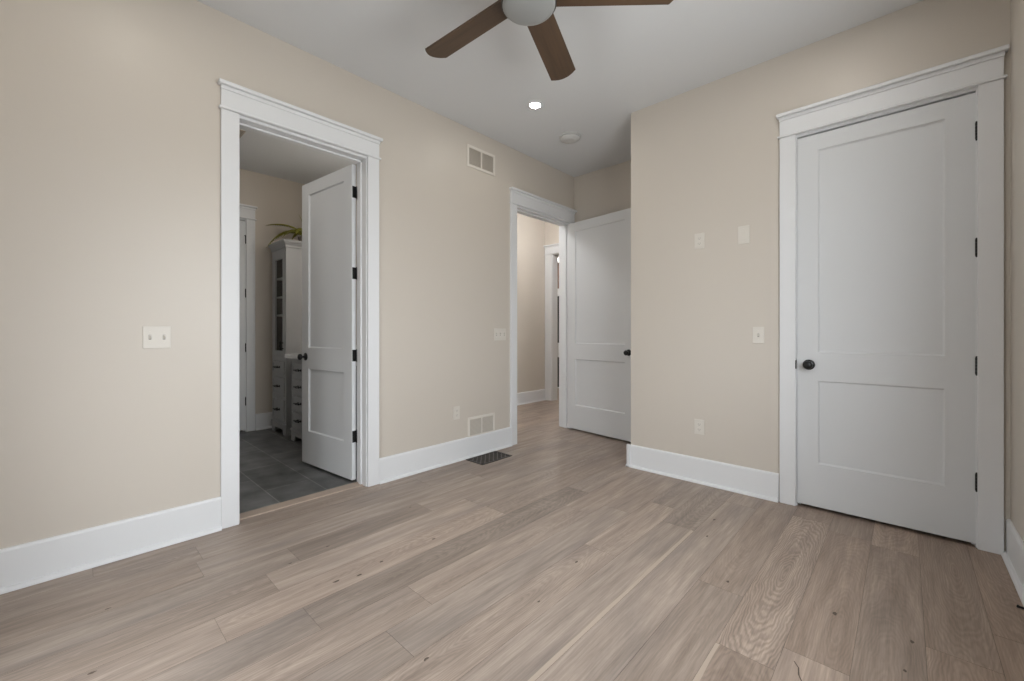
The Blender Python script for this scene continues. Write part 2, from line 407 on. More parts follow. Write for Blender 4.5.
wall('wall_study_far', 'y', 7.62, 7.74, -6.7, -2.2, [], 'pale wall behind the shelf unit past the hall')
wall('wall_study_left', 'x', -6.7, -6.58, YE+.14, 7.62, [], 'side wall of the room past the hall')
wall('wall_study_right', 'x', -2.3, -2.2, YE, 7.62, [], 'opposite side wall of the room past the hall')
wall('wall_study_near', 'y', YE, YE+.14, -6.7, XH-.12, [], 'near wall of the room past the hall')
m = MB(); m.box((XL, YE, -.02), (-2.2, YE+.14, H)); tag(m.build('wall_study_corner', M_WALL), 'short wall closing the room past the hall', 'wall', kind='structure')

wall('wall_bathroom_leak_block', 'x', XF-.9, XF-.8, -1.2, YBH, [], 'unseen wall added behind the far bathroom door to block sky light')  # added so no sky shows under the far door
m = MB(); m.box((XF-.8, -1.3, -.05), (XF-.1, YBH, -.001)); m.box((XF-.9, -1.3, H), (XF-.12, YBH+.1, H+.1)); m.box((XF-.8, -1.3, -.05), (XF-.12, -1.2, H)); m.box((XF-.8, YBH, -.05), (XF-.12, YBH+.1, H))
tag(m.build('wall_bathroom_sky_block', M_WALL), 'unseen enclosure added behind the far bathroom door to block sky light', 'wall', kind='structure')  # added shell, keeps sky light from leaking round the far door
def slab(name, x0, x1, y0, y1, label):
    q = MB(); q.box((x0, y0, H), (x1, y1, H+.1)); return tag(q.build(name, M_CEIL), label, 'ceiling', kind='structure')
slab('ceiling', XL-.02, XR+.12, YB-.12, YA+.12, 'flat pale grey bedroom ceiling')
slab('ceiling_bathroom', XF-.12, XL-.02, -1.32, YBH+.06, 'grey bathroom ceiling seen through the open door')
slab('ceiling_hall', XH-.12, XL-.02, YBH+.06, YE+.14, 'pale hall ceiling past the far doorway')
slab('ceiling_study', -6.7, -2.2, YE+.14, 7.74, 'pale ceiling of the room past the hall')

# ------------------------------------------------------------------ baseboards
def frame_fn(kind, base):
    """local (s along wall, o out of the wall, z) -> world"""
    if kind == '+x': return lambda s, o, z: (base + o, s, z)
    if kind == '-x': return lambda s, o, z: (base - o, s, z)
    if kind == '-y': return lambda s, o, z: (s, base - o, z)
    if kind == '+y': return lambda s, o, z: (s, base + o, z)

def baseboard(name, runs, label):
    """runs: (kind, base, s0, s1)"""
    board, shoe = MB(), MB()
    for (kind, base, s0, s1) in runs:
        F = frame_fn(kind, base)
        prof = [(0, 0), (.015, 0), (.015, .178), (.011, .187), (.006, .19), (0, .19)]
        board.prism(prof, lambda o, z: F(s0, o, z), lambda o, z: F(s1, o, z))
        sp = [(.015, 0), (.034, 0), (.034, .006), (.031, .013), (.025, .018), (.015, .020)]
        shoe.prism(sp, lambda o, z: F(s0, o, z), lambda o, z: F(s1, o, z))
    b = tag(board.build(name, M_TRIM), label, 'baseboard', kind='structure')
    shoe.build('shoe_molding', M_TRIM, b)
    return b
CW = 0.092
baseboard('baseboard_left', [('+x', XL, YB, D1[0]-.006-CW), ('+x', XL, D1[1]+.006+CW, D2[0]-.006-CW)], 'tall white baseboard along the left wall')
baseboard('baseboard_closet', [('-y', YC, XC-.034, -.531-CW-.006), ('-x', XC, YC-.034, YA)], 'tall white baseboard wrapping the closet corner')
baseboard('baseboard_right', [('-x', XR, YB, YC)], 'white baseboard on the wall right of the closet door')
baseboard('baseboard_alcove', [('-y', YA, XL, XC)], 'white baseboard behind the open hall door')
baseboard('baseboard_back', [('+y', YB, XL, XR)], 'white baseboard on the wall facing the closet')
baseboard('baseboard_bathroom', [('+x', XF, 1.556, 1.80)], 'white baseboard between bathroom door and linen tower')
baseboard('baseboard_hall', [('+x', XH, YBH+.12, YE)], 'white baseboard on the hall wall')

# ------------------------------------------------------------------ door trim
def door_trim(name, kind, base, a, b, label, wl=CW, wr=CW, jamb=None, stop=None, back=None):
    """a, b: inner edges of the casing; jamb=(o_front, o_back) depth of the lining; stop=(o0, o1)"""
    F = frame_fn(kind, base)
    root = tag(empty(name, F((a+b)/2, 0, 0)), label, 'door trim', kind='structure')
    inv = Matrix.Translation(-Vector(root.location))
    def put(mb, nm):
        mb.bm.transform(inv); return mb.build(nm, M_TRIM, root)
    for (s0, s1) in ((a-wl, a), (b, b+wr)):
        q = MB(); q.box(F(s0, 0, 0), F(s1, .020, 2.475), .002); put(q, 'side_casing')
    q = MB(); q.box(F(a-wl, 0, 2.488), F(b+wr, .021, 2.60), .0015); put(q, 'head_casing')
    q = MB(); q.box(F(a-wl-.012, 0, 2.475), F(b+wr+.012, .033, 2.489), .0055, 3); put(q, 'bead')
    q = MB(); q.box(F(a-wl-.016, 0, 2.612), F(b+wr+.016, .050, 2.634), .005, 3)
    q.box(F(a-wl-.003, 0, 2.590), F(b+wr+.003, .029, 2.612), .002); put(q, 'crown_cap')
    if jamb:
        o0, o1 = jamb; r = .006
        q = MB()
        q.box(F(a+r-.019, o0, 0), F(a+r, o1, HEAD)); q.box(F(b-r, o0, 0), F(b-r+.019, o1, HEAD)); q.box(F(a+r-.019, o0, HEAD), F(b-r+.019, o1, HEAD+.019))
        put(q, 'jamb')
        if stop:
            q = MB(); s0, s1 = stop
            q.box(F(a+r, s0, 0), F(a+r+.012, s1, HEAD), .0015); q.box(F(b-r-.012, s0, 0), F(b-r, s1, HEAD), .0015); q.box(F(a+r, s0, HEAD-.012), F(b-r, s1, HEAD), .0015)
            put(q, 'door_stop')
    if back:
        Fb = frame_fn(*back)
        for (s0, s1) in ((a-wl, a), (b, b+wr)):
            q = MB(); q.box(Fb(s0, 0, 0), Fb(s1, .02, 2.475), .002); put(q, 'side_casing')
        q = MB(); q.box(Fb(a-wl, 0, 2.475), Fb(b+wr, .021, 2.60), .002); q.box(Fb(a-wl-.02, 0, 2.60), Fb(b+wr+.02, .045, 2.63), .004); put(q, 'head_casing')
    return root
t1 = door_trim('trim_1', '+x', XL, D1[0]-.006, D1[1]+.006, 'white casing around the bathroom doorway', jamb=(0, -.14), stop=(-.062, -.10), back=('-x', XLB))
t2 = door_trim('trim_2', '+x', XL, D2[0]-.006, D2[1]+.006, 'white casing around the hall doorway', wr=.075, jamb=(0, -.14), stop=(-.042, -.08), back=('-x', XLB))
t3 = door_trim('trim_3', '-y', YC, -.531, .284, 'white casing around the closed closet door', jamb=(0, -.12), stop=(-.042, -.08))
t4 = door_trim('trim_4', '+x', XF, .65, 1.46, 'white casing around the far bathroom door', jamb=(0, -.12), stop=(-.046, -.08))
t5 = door_trim('trim_5', '-y', YE, HO[0]-.006, HO[1]+.006, 'white casing around the opening at the hall end', wl=.145, jamb=(0, -.14))
m = MB(); m.box((-3.088, D1[0], -.01), (-2.994, D1[1], .006), .003)
tag(m.build('trim_6', M_STRIP), 'oak threshold strip under the bathroom doorway', 'threshold', kind='structure')

# ------------------------------------------------------------------ doors
HINGE_Z = (.354, .978, 1.613, 2.238)
def slab_mesh(w, t=.035, z0=.022, z1=DOOR_H):
    """u 0..w from the hinge edge, v 0..t, recessed two-panel faces on both sides"""
    mb = MB(); bm = mb.bm
    s = .115
    us = [0, s, w-s, w]; zs = [z0, .302, .843, 1.026, 2.345, z1]
    e = .0015
    for side in (0, 1):
        v = 0 if side == 0 else t
        sg = 1 if side == 0 else -1
        P = lambda u, z, d=0: (u, v + sg*d, z)
        for i in range(3):
            for j in range(5):
                u0, u1, a, b = us[i], us[i+1], zs[j], zs[j+1]
                if i == 1 and j in (1, 3):
                    c0 = [(u0, a), (u1, a), (u1, b), (u0, b)]
                    def ins(k): return [(u0+k, a+k), (u1-k, a+k), (u1-k, b-k), (u0+k, b-k)]
                    loops = [[P(*q) for q in c0], [P(*q, .005) for q in ins(.001)], [P(*q, .012) for q in ins(.009)]]
                    for A, B in zip(loops, loops[1:]):
                        for k in range(4):
                            mb.poly([A[k], A[(k+1) % 4], B[(k+1) % 4], B[k]])
                    mb.poly(loops[-1])
                else:
                    mb.poly([P(u0, a), P(u1, a), P(u1, b), P(u0, b)])
    for (u, ) in ((0,), (w,)):
        mb.poly([(u, 0, z0), (u, t, z0), (u, t, z1), (u, 0, z1)])
    for z in (z0, z1):
        mb.poly([(0, 0, z), (w, 0, z), (w, t, z), (0, t, z)])
    bmesh.ops.remove_doubles(bm, verts=bm.verts, dist=1e-5)
    return mb

def knob_mesh(u, z, t):
    mb = MB()
    prof = [(0, 0), (.033, 0), (.034, .003), (.032, .006), (.026, .009), (.013, .011), (.0105, .018), (.0105, .030), (.017, .034), (.0245, .040), (.0275, .048), (.027, .055), (.022, .062), (.012, .066), (0, .067)]
    for v, ang in ((0, 90), (t, -90)):
        mb.lathe(prof, 28, Matrix.Translation((u, v, z)) @ Matrix.Rotation(R(ang), 4, 'X'))
    return mb

def hinge_mesh(px, py, z, leaf):
    mb = MB()
    h = .045
    for i in range(5):
        a = z - h + i*.018
        mb.cyl((px, py, a+.0006), (px, py, a+.0174), .0062, 12)
    mb.lathe([(0, h+.008), (.004, h+.006), (.005, h+.002), (.0035, h)], 10, Matrix.Translation((px, py, z)))
    mb.lathe([(.0035, -h), (.005, -h-.002), (.004, -h-.006), (0, -h-.008)], 10, Matrix.Translation((px, py, z)))
    for (a, b) in leaf: mb.box((a[0], a[1], z-h), (b[0], b[1], z+h))
    return mb

def make_door(name, pin, rz, w, label, t=.035, hinge_off=(.003, .006), knob_z=.945, flip=1):
    """local frame: pin at the origin, slab runs +u from hinge edge; hinge_off = (u gap, v gap) of the slab from the pin; flip mirrors v"""
    root = tag(empty(name, (*pin, 0), rz), label, 'door', kind='structure')
    du, dv = hinge_off
    def T(mb):
        mb.bm.transform(Matrix.Translation((du, dv, 0)))
        if flip < 0: mb.bm.transform(Matrix.Diagonal((1, -1, 1, 1)))
        return mb
    T(slab_mesh(w, t)).build('slab', M_DOOR, root)
    T(knob_mesh(w-.066, knob_z, t)).build('knob', M_BLACK, root)
    q = MB(); q.box((w-.0005, t/2-.012, knob_z-.028), (w+.0012, t/2+.012, knob_z+.028)); T(q).build('latch_plate', M_BLACK, root)
    for z in HINGE_Z:
        mb = hinge_mesh(-du, -dv, z, [((-.0012, .001), (.0006, t-.004)), ((-du-.001, -dv), (.0005, .0015))])
        T(mb).build('hinge', M_BLACK, root)
    return root
# bathroom door: hung on the far jamb, swung into the bathroom
make_door('door_1', (-3.097, 1.557), R(-90-84.6), .785, 'white two panel door swung open into the slate floored bathroom', hinge_off=(.005, .006), flip=1)
# hall door: hung on the far jamb, swung into the alcove
make_door('door_2', (-2.943, 4.170), R(-90+83), .917, 'white two panel hall door standing open in the alcove', hinge_off=(.005, .006), flip=-1)
# closet door: closed, hinges on the right
make_door('door_3', (.2815, YC-.006), R(180), .8055, 'closed white two panel closet door with black knob', hinge_off=(.003, .006), flip=-1)
# far bathroom door, closed, hinges toward the linen tower
d4 = make_door('door_4', (XF+.006, 1.4565), R(-90), .798, 'closed white door in the far bathroom wall', hinge_off=(.003, .006), flip=-1)
q = MB(); q.cyl((0, 0, 2.281), (.030, -.020, 2.281), .0035, 10); q.cyl((.028, -.019, 2.281), (.036, -.024, 2.281), .007, 10)
q.build('hinge_pin_stop', M_BLACK, d4).location = (0, 0, 0)
# strike lip of the closet door on its casing
q = MB(); q.box((-.5335, YC-.021, .915), (-.5275, YC-.006, .972), .001); q.bm.transform(Matrix.Translation(-t3.location)); q.build('strike_plate', M_BLACK, t3)

# ------------------------------------------------------------------ windows (unseen, added for daylight; behind and beside the camera)
def window(name, kind, base, a, b, z0, z1, label):
    F = frame_fn(kind, base)
    root = tag(empty(name, F((a+b)/2, 0, z0)), label, 'window', kind='structure')
    inv = Matrix.Translation(-Vector(root.location))
    def put(mb, nm, mt): mb.bm.transform(inv); return mb.build(nm, mt, root)
    q = MB()
    for (s0, s1, a0, a1) in ((a, a+.05, z0, z1), (b-.05, b, z0, z1), (a+.05, b-.05, z0, z0+.05), (a+.05, b-.05, z1-.05, z1), ((a+b)/2-.035, (a+b)/2+.035, z0+.05, z1-.05)):
        q.box(F(s0, -.10, a0), F(s1, -.03, a1))
    for (s0, s1) in ((a+.05, (a+b)/2-.035), ((a+b)/2+.035, b-.05)):
        q.box(F(s0, -.085, (z0+z1)/2-.02), F(s1, -.045, (z0+z1)/2+.02))
    put(q, 'window_frame', M_TRIM)
    q = MB()
    for (s0, s1) in ((a-CW, a), (b, b+CW)): q.box(F(s0, 0, z0-.02), F(s1, .02, z1))
    q.box(F(a-CW, 0, z1), F(b+CW, .021, z1+.13)); q.box(F(a-CW-.02, 0, z1+.13), F(b+CW+.02, .045, z1+.16))
    put(q, 'window_casing', M_TRIM)
    q = MB(); q.box(F(a-CW-.02, -.03, z0-.025), F(b+CW+.02, .05, z0), .004); q.box(F(a-CW, 0, z0-.11), F(b+CW, .018, z0-.025)); put(q, 'window_sill', M_TRIM)
    q = MB()
    for (s0, s1) in ((a+.05, (a+b)/2-.035), ((a+b)/2+.035, b-.05)):
        q.poly([F(s0, -.065, z0+.05), F(s1, -.065, z0+.05), F(s1, -.065, z1-.05), F(s0, -.065, z1-.05)])
    put(q, 'pane', M_GLASS)
    # portal: guides sampling of the sky through this opening
    ld = bpy.data.lights.new(name + '_portal', 'AREA'); ld.shape = 'RECTANGLE'; ld.size = b - a; ld.size_y = z1 - z0
    ld.cycles.is_portal = True
    lo = bpy.data.objects.new(name + '_portal', ld); COL.objects.link(lo)
    lo.location = F((a+b)/2, -.11, (z0+z1)/2)
    d = Vector(F(0, 1, 0)) - Vector(F(0, 0, 0))
    lo.rotation_euler = d.to_track_quat('-Z', 'Z').to_euler()
window('unseen_window_1', '-x', XR, *WIN_R, 'unseen tall double window added in the wall right of the closet door')
window('unseen_window_2', '+y', YB, *WIN_B, 'unseen low double window added facing the closet door')

# ------------------------------------------------------------------ ceiling fan
def blade_mesh():
    mb = MB(); bm = mb.bm
    r0, r1, w0, w1 = .115, .695, .136, .157
    pitch = R(-12.8); th = .009
    out = []
    n = 10
    def wid(r): return w0 + (w1 - w0)*(r - r0)/(r1 - r0)
    # outline in (r, s): straight sides, tip shallowly curved with eased corners
    for i in range(n+1):
        r = r0 + (r1-.042 - r0)*i/n; out.append((r, wid(r)/2))
    for i in range(1, 5):
        a = R(90*i/5); out.append((r1-.042 + .012*math.sin(a), wid(r1)/2 - .006*(1-math.cos(a))))
    m = 8
    s1 = wid(r1)/2 - .006
    for i in range(m+1):
        s = s1*(1 - 2*i/m); out.append((r1-.030 + .030*(1-(s/s1)**2), s))
    for i in range(4, 0, -1):
        a = R(90*i/5); out.append((r1-.042 + .012*math.sin(a), -(wid(r1)/2 - .006*(1-math.cos(a)))))
    for i in range(n, -1, -1):
        r = r0 + (r1-.042 - r0)*i/n; out.append((r, -wid(r)/2))
    def P(r, s, k):
        return (r, s*math.cos(pitch) - k*math.sin(pitch), s*math.sin(pitch) + k*math.cos(pitch))
    mb.prism(out, lambda r, s: P(r, s, th/2), lambda r, s: P(r, s, -th/2))
    return mb
FC = (-1.271, 1.474)
fan = tag(empty('ceiling_fan', (FC[0], FC[1], H)), 'ceiling fan with brown wooden blades and round frosted light', 'ceiling fan')
zb = 2.730 - H
q = MB(); q.lathe([(0, 0), (.075, 0), (.078, -.01), (.070, -.045), (.03, -.06), (0, -.06)], 36); q.build('canopy', M_BRONZE, fan)
q = MB(); q.cyl((0, 0, -.05), (0, 0, -.18), .013); q.build('downrod', M_BRONZE, fan)
q = MB(); q.lathe([(0, -.165), (.05, -.168), (.105, -.19), (.118, -.215), (.120, zb-.035), (.1285, zb-.042), (.129, zb-.056), (.126, zb-.060), (.119, zb-.058), (.119, zb-.05), (0, zb-.05)], 48)
q.build('motor_housing', M_BRONZE, fan)
q = MB(); q.lathe([(.1225, zb-.052)] + [(.1225*math.cos(R(a)), zb-.062-.025*math.sin(R(a))) for a in (0, 15, 30, 45, 60, 75, 86)] + [(0, zb-.087)], 48)
q.build('light_lens', M_LENS, fan)
b0 = None
for k in range(5):
    ang = R(112.35 + 72*k - (1.2 if k == 1 else 0))
    if b0 is None: b0 = blade_mesh().build('blade', M_WALNUT, fan); b = b0
    else:
        b = b0.copy(); COL.objects.link(b); b.parent = fan
    b.location = (0, 0, zb); b.rotation_euler = (0, 0, ang)

# ------------------------------------------------------------------ recessed lights, detector, bathroom ceiling vent
def downlight(x, y, label, lit, group=None, r=.043, zc=H):
    root = tag(empty('recessed_light', (x, y, zc)), label, 'ceiling light', group)
    q = MB(); q.lathe([(r, .0), (r, -.002), (r+.004, -.006), (r+.020, -.004), (r+.024, 0)], 40); q.build('trim_ring', M_CEIL, root)
    q = MB(); q.lathe([(0, -.0035), (r, -.0035), (r, 0)], 40, smooth=False); q.build('diffuser', lit, root)
    return root
downlight(-2.249, 2.687, 'lit recessed ceiling light nearest the hall doorway', M_LIT, 'recessed bedroom lights')
downlight(-.300, 2.687, 'lit recessed ceiling light over the closet door end', M_LIT, 'recessed bedroom lights')
downlight(-2.249, .265, 'unseen added recessed ceiling light above the left wall beside the camera', M_LIT, 'recessed bedroom lights')  # out of view, assumed by symmetry to help light the room
downlight(-.300, .265, 'unseen added recessed ceiling light above the camera corner', M_LIT, 'recessed bedroom lights')  # unseen fourth light, added by symmetry for its light
downlight(-4.9, 6.6, 'unseen added recessed ceiling light past the hall opening', M_LITS, r=.09)  # unseen, added to light the room past the hall

downlight(-3.75, .55, 'unseen added recessed light in the bathroom ceiling', M_LITD)  # unseen, added to brighten the open door and the tiles

def globe_light(name, label, x, y, z, r, lit, wall_y=None, n=1, pitch=.2):
    root = tag(empty(name, (x, y, z)), label, 'added light fixture')
    if wall_y is None:
        q = MB(); q.lathe([(0, H-z), (r*.75, H-z), (r*.75, H-z-.015), (r*.62, H-z-.02), (r*.55, r*.80)], 32); q.build('canopy', M_BRONZE, root)
        q = MB(); q.lathe([(r*math.sin(R(a)), r*math.cos(R(a))) for a in (30, 45, 60, 75, 90, 105, 120, 135, 150, 165)] + [(0, -r)], 32); q.build('globe', lit, root)
    else:
        L = pitch*(n-1)/2 + .06
        q = MB(); q.box((-L, wall_y-y-.022, -.03), (L, wall_y-y, .03), .004); q.build('back_bar', M_BRONZE, root)
        for i in range(n):
            dx = (i-(n-1)/2)*pitch
            q = MB(); q.tube([(dx, wall_y-y-.02, 0), (dx, (wall_y-y)*.4, 0), (dx, 0, .0), (dx, 0, -r*.9)], .008); q.build('arm', M_BRONZE, root)
            q = MB(); q.lathe([(0, r)] + [(r*math.sin(R(a)), r*math.cos(R(a))) for a in range(15, 180, 15)] + [(0, -r)], 24, Matrix.Translation((dx, 0, .02))); q.build('globe', lit, root)
    return root
globe_light('unseen_vanity_light', 'unseen three globe light bar added above the bathroom counter', -3.72, 2.13, 2.20, .06, M_LITB, YBH, 3)  # unseen, added to lift the light on bathroom ceiling and wall
globe_light('added_hall_light', 'unseen globe light added on the hall ceiling near its end', -3.45, 4.60, 2.88, .11, M_LITH)  # unseen, added to brighten the hall wall
globe_light('added_hall_light', 'unseen globe light added on the hall ceiling by the bedroom door', -3.60, 3.25, 2.88, .11, M_LITH)  # unseen, added to brighten the open hall door

det = tag(empty('smoke_detector', (-2.365, 3.351, H)), 'round pale smoke detector on the ceiling near the alcove', 'smoke detector')
q = MB(); q.lathe([(0, 0), (.104, 0), (.106, -.004), (.103, -.009), (.094, -.011), (0, -.011)], 40); q.build('base', M_DET, det)
q = MB(); q.lathe([(.080, -.010), (.080, -.016)], 40); q.build('gap_ring', M_VENTBACK, det)
q = MB(); q.lathe([(.070, -.015), (.097, -.016), (.098, -.022), (.090, -.030), (.066, -.036), (.060, -.041), (.030, -.043), (0, -.043)], 40)
q.build('cover', M_DET, det)

def grille(name, cat, label, F, a, b, z0, z1, border, panels, mt, mback, pitch=.011, depth=.006):
    """framed vent with panels of fine louvres, on a wall or ceiling given by F(s, o, z)"""
    root = tag(empty(name, F((a+b)/2, 0, (z0+z1)/2)), label, cat)
    inv = Matrix.Translation(-Vector(root.location))
    def put(mb, nm, m_): mb.bm.transform(inv); return mb.build(nm, m_, root)
    q = MB(); w = b - a; mul = .014
    q.box(F(a, 0, z0), F(a+border, depth+.003, z1), .0015); q.box(F(b-border, 0, z0), F(b, depth+.003, z1), .0015)
    q.box(F(a+border, 0, z0), F(b-border, depth+.003, z0+border), .0015); q.box(F(a+border, 0, z1-border), F(b-border, depth+.003, z1), .0015)
    xs = [a+border + (w-2*border)*i/panels for i in range(panels+1)]
    for x in xs[1:-1]: q.box(F(x-mul/2, 0, z0+border), F(x+mul/2, depth+.002, z1-border))
    put(q, 'frame', mt)
    q = MB(); q.box(F(a+border*.5, .0003, z0+border*.5), F(b-border*.5, .0012, z1-border*.5)); put(q, 'backing', mback)
    for i in range(panels):
        q = MB(); s0, s1 = xs[i] + (mul/2 if i else 0), xs[i+1] - (mul/2 if i < panels-1 else 0)
        n = int((z1-z0-2*border)/pitch)
        for k in range(n):
            z = z0+border + (k+.5)*(z1-z0-2*border)/n
            q.prism([(.0015, z+pitch*.30), (depth, z-pitch*.22), (depth, z-pitch*.34), (.0015, z+pitch*.12)], lambda o, z_: F(s0, o, z_), lambda o, z_: F(s1, o, z_))
        put(q, 'louvers', M_LOUV if mt is M_VENT else mt)
    return root
FL = frame_fn('+x', XL); FW = frame_fn('-y', YC)
grille('return_vent', 'vent', 'beige return air grille high on the left wall', FL, 2.545, 2.905, 2.692, 2.895, .024, 2, M_VENT, M_VENTBACK)
grille('return_vent', 'vent', 'beige return air grille low on the wall above the baseboard', FL, 2.556, 2.900,   .176, .368, .022, 2, M_VENT, M_VENTBACK)
FB = lambda s, o, z: (z, s, H - o)
grille('exhaust_vent', 'vent', 'grey exhaust grille in the bathroom ceiling', FB, .90, 1.178, -4.80, -4.53, .02, 1, M_VENTBACK, M_SLOT, pitch=.016)

# floor register
reg = tag(empty('floor_register', (-2.795, 2.685, 0)), 'dark bronze floor register with diagonal slots by the left baseboard', 'floor vent')
q = MB(); hx, hy = .112, .190; b_ = .018
q.box((-hx, -hy, 0), (-hx+b_, hy, .006), .0015); q.box((hx-b_, -hy, 0), (hx, hy, .006), .0015); q.box((-hx+b_, -hy, 0), (hx-b_, -hy+b_, .006), .0015); q.box((-hx+b_, hy-b_, 0), (hx-b_, hy, .006), .0015)
q.build('frame', M_BRONZE, reg)
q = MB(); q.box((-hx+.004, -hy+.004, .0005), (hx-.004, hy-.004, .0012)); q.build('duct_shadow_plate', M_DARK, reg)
q = MB()
ix, iy = hx-b_, hy-b_
def clipseg(c, sgn):
    # bar y = sgn*x + c inside the rectangle
    pts = []
    for x in (-ix, ix):
        y = sgn*x + c
        if -iy <= y <= iy: pts.append((x, y))
    for y in (-iy, iy):
        x = (y - c)/sgn
        if -ix < x < ix: pts.append((x, y))
    return pts[:2] if len(pts) >= 2 else None
for sgn in (1, -1):
    c = -.26
    while c <= .26:
        s = clipseg(c, sgn)
        if s:
            (x0, y0), (x1, y1) = s; d = Vector((x1-x0, y1-y0, 0))
            if d.length > .02:
                d.normalize(); nn = Vector((-d.y, d.x, 0))*.0035
                mid = sgn*0
                q.prism([(0, 0), (1, 0), (1, 1), (0, 1)], lambda u, v: (x0+(x1-x0)*u+nn.x*(2*v-1), y0+(y1-y0)*u+nn.y*(2*v-1), .0045), lambda u, v: (x0+(x1-x0)*u+nn.x*(2*v-1), y0+(y1-y0)*u+nn.y*(2*v-1), .0015))
        c += .052
q.build('scroll_bars', M_REG, reg)

# cord end on the floor by the right baseboard
q = MB(); q.tube([(.3645, 2.742, .006), (.358, 2.741, .0065), (.352, 2.743, .006), (.349, 2.745, .0055), (.346, 2.7465, .0055)], [.0045, .0045, .0045, .0065, .0065], 10)
tag(q.build('cord_end', M_BLACK), 'short black cord end poking out along the right baseboard', 'cord')

# ------------------------------------------------------------------ switches and outlets
def plate(name, cat, label, F, a, b, z0, z1, devices, group=None):
    root = tag(empty(name, F((a+b)/2, 0, (z0+z1)/2)), label, cat, group)
    inv = Matrix.Translation(-Vector(root.location))
    def put(mb, nm, m_): mb.bm.transform(inv); return mb.build(nm, m_, root)
    q = MB(); q.box(F(a, 0, z0), F(b, .006, z1), .0022, 2); put(q, 'cover_plate', M_PLATE)
    n = len(devices); zc = (z0+z1)/2
    for i, d in enumerate(devices):
        s = a + (b-a)*(i+.5)/n
        if d == 'toggle':
            q = MB(); q.box(F(s-.0055, .0055, zc-.013), F(s+.0055, .0064, zc+.013)); put(q, 'slot', M_SLOT)
            q = MB(); q.prism([(.005, zc-.010), (.018, zc+.006), (.018, zc+.011), (.005, zc+.009)], lambda o, z: F(s-.004, o, z), lambda o, z: F(s+.004, o, z)); put(q, 'toggle', M_PLATE)
        elif d == 'outlet':
            for dz in (.020, -.020):
                q = MB(); q.box(F(s-.016, .005, zc+dz-.013), F(s+.016, .0078, zc+dz+.013), .0025, 2); r = put(q, 'receptacle', M_PLATE)
                q = MB()
                q.box(F(s-.0082, .0075, zc+dz-.003), F(s-.0058, .0082, zc+dz+.007)); q.box(F(s+.0058, .0075, zc+dz-.003), F(s+.0082, .0082, zc+dz+.007)); q.box(F(s-.0025, .0075, zc+dz-.010), F(s+.0025, .0082, zc+dz-.0055))
                q.bm.transform(inv); q.build('slot', M_SLOT, r)
        elif d == 'rocker':
            q = MB(); q.box(F(s-.0165, .0055, zc-.033), F(s+.0165, .0068, zc+.033), .0005); put(q, 'rocker_frame', M_PLATE)
            q = MB(); q.prism([(.006, zc-.031), (.0085, zc-.031), (.0075, zc), (.0105, zc+.031), (.006, zc+.031)], lambda o, z: F(s-.0145, o, z), lambda o, z: F(s+.0145, o, z)); put(q, 'rocker', M_PLATE)
        for dz in ((.030, -.030) if d == 'toggle' else (0,) if d == 'outlet' else (.046, -.046)):
            q = MB(); q.cyl(F(s, .0055, zc+dz), F(s, .0072, zc+dz), .0028, 10); put(q, 'screw', M_VENT)
    return root
plate('light_switch', 'light switch', 'double light switch left of the bathroom doorway', FL, .290, .407, 1.072, 1.191, ['toggle', 'toggle'])
plate('light_switch', 'light switch', 'wide light switch plate left of the hall doorway', FL, 2.898, 3.062, 1.077, 1.197, ['toggle', 'toggle', 'toggle'])
plate('wall_outlet', 'outlet', 'outlet low on the left wall beside the return grille', FL, 2.386, 2.458, .373, .492, ['outlet'])
plate('wall_outlet', 'outlet', 'outlet high on the closet wall, left of the blank plate', FW, -1.192, -1.119, 1.801, 1.919, ['outlet'])
plate('wall_plate', 'wall plate', 'plain vertical wall plate high on the closet wall', FW, -.885, -.811, 1.795, 1.923, ['rocker'])
plate('light_switch', 'light switch', 'single light switch left of the closet door casing', FW, -.790, -.718, 1.079, 1.196, ['toggle'])
plate('wall_outlet', 'outlet', 'outlet low on the closet wall above the baseboard', FW, -1.193, -1.119, .372, .486, ['outlet'])

# ------------------------------------------------------------------ bathroom: linen tower, vanity, fern
def pull_mesh(x, y, z, L=.125, vertical=False):
    mb = MB()
    if vertical:
        mb.cyl((x, y-.034, z-L/2), (x, y-.034, z+L/2), .008, 12)
        for k in (-1, 1): mb.cyl((x, y, z+k*L*.32), (x, y-.034, z+k*L*.32), .006, 10)
    else:
        mb.cyl((x-L/2, y-.034, z), (x+L/2, y-.034, z), .0085, 12)
        for k in (-1, 1): mb.cyl((x+k*L*.30, y, z), (x+k*L*.30, y-.034, z), .007, 10); mb.cyl((x+k*L*.30, y, z), (x+k*L*.30, y-.005, z), .014, 12)
        mb.cyl((x-L*.1, y-.034, z), (x+L*.1, y-.034, z), .012, 12)
    return mb

def drawer_front(x0, x1, z0, z1, y, parent):
    """recessed-panel drawer front projecting from the face frame, with a black pull"""
    q = MB(); r = .022
    q.box((x0, y-.012, z0), (x0+r, y+.006, z1)); q.box((x1-r, y-.012, z0), (x1, y+.006, z1)); q.box((x0+r, y-.012, z0), (x1-r, y+.006, z0+r)); q.box((x0+r, y-.012, z1-r), (x1-r, y+.006, z1))
    q.box((x0+r*.6, y-.006, z0+r*.6), (x1-r*.6, y+.004, z1-r*.6))
    d = q.build('drawer', M_CAB, parent)
    pull_mesh((x0+x1)/2, y-.006, (z0+z1)/2+.004).build('pull', M_BLACK, d)
    return d

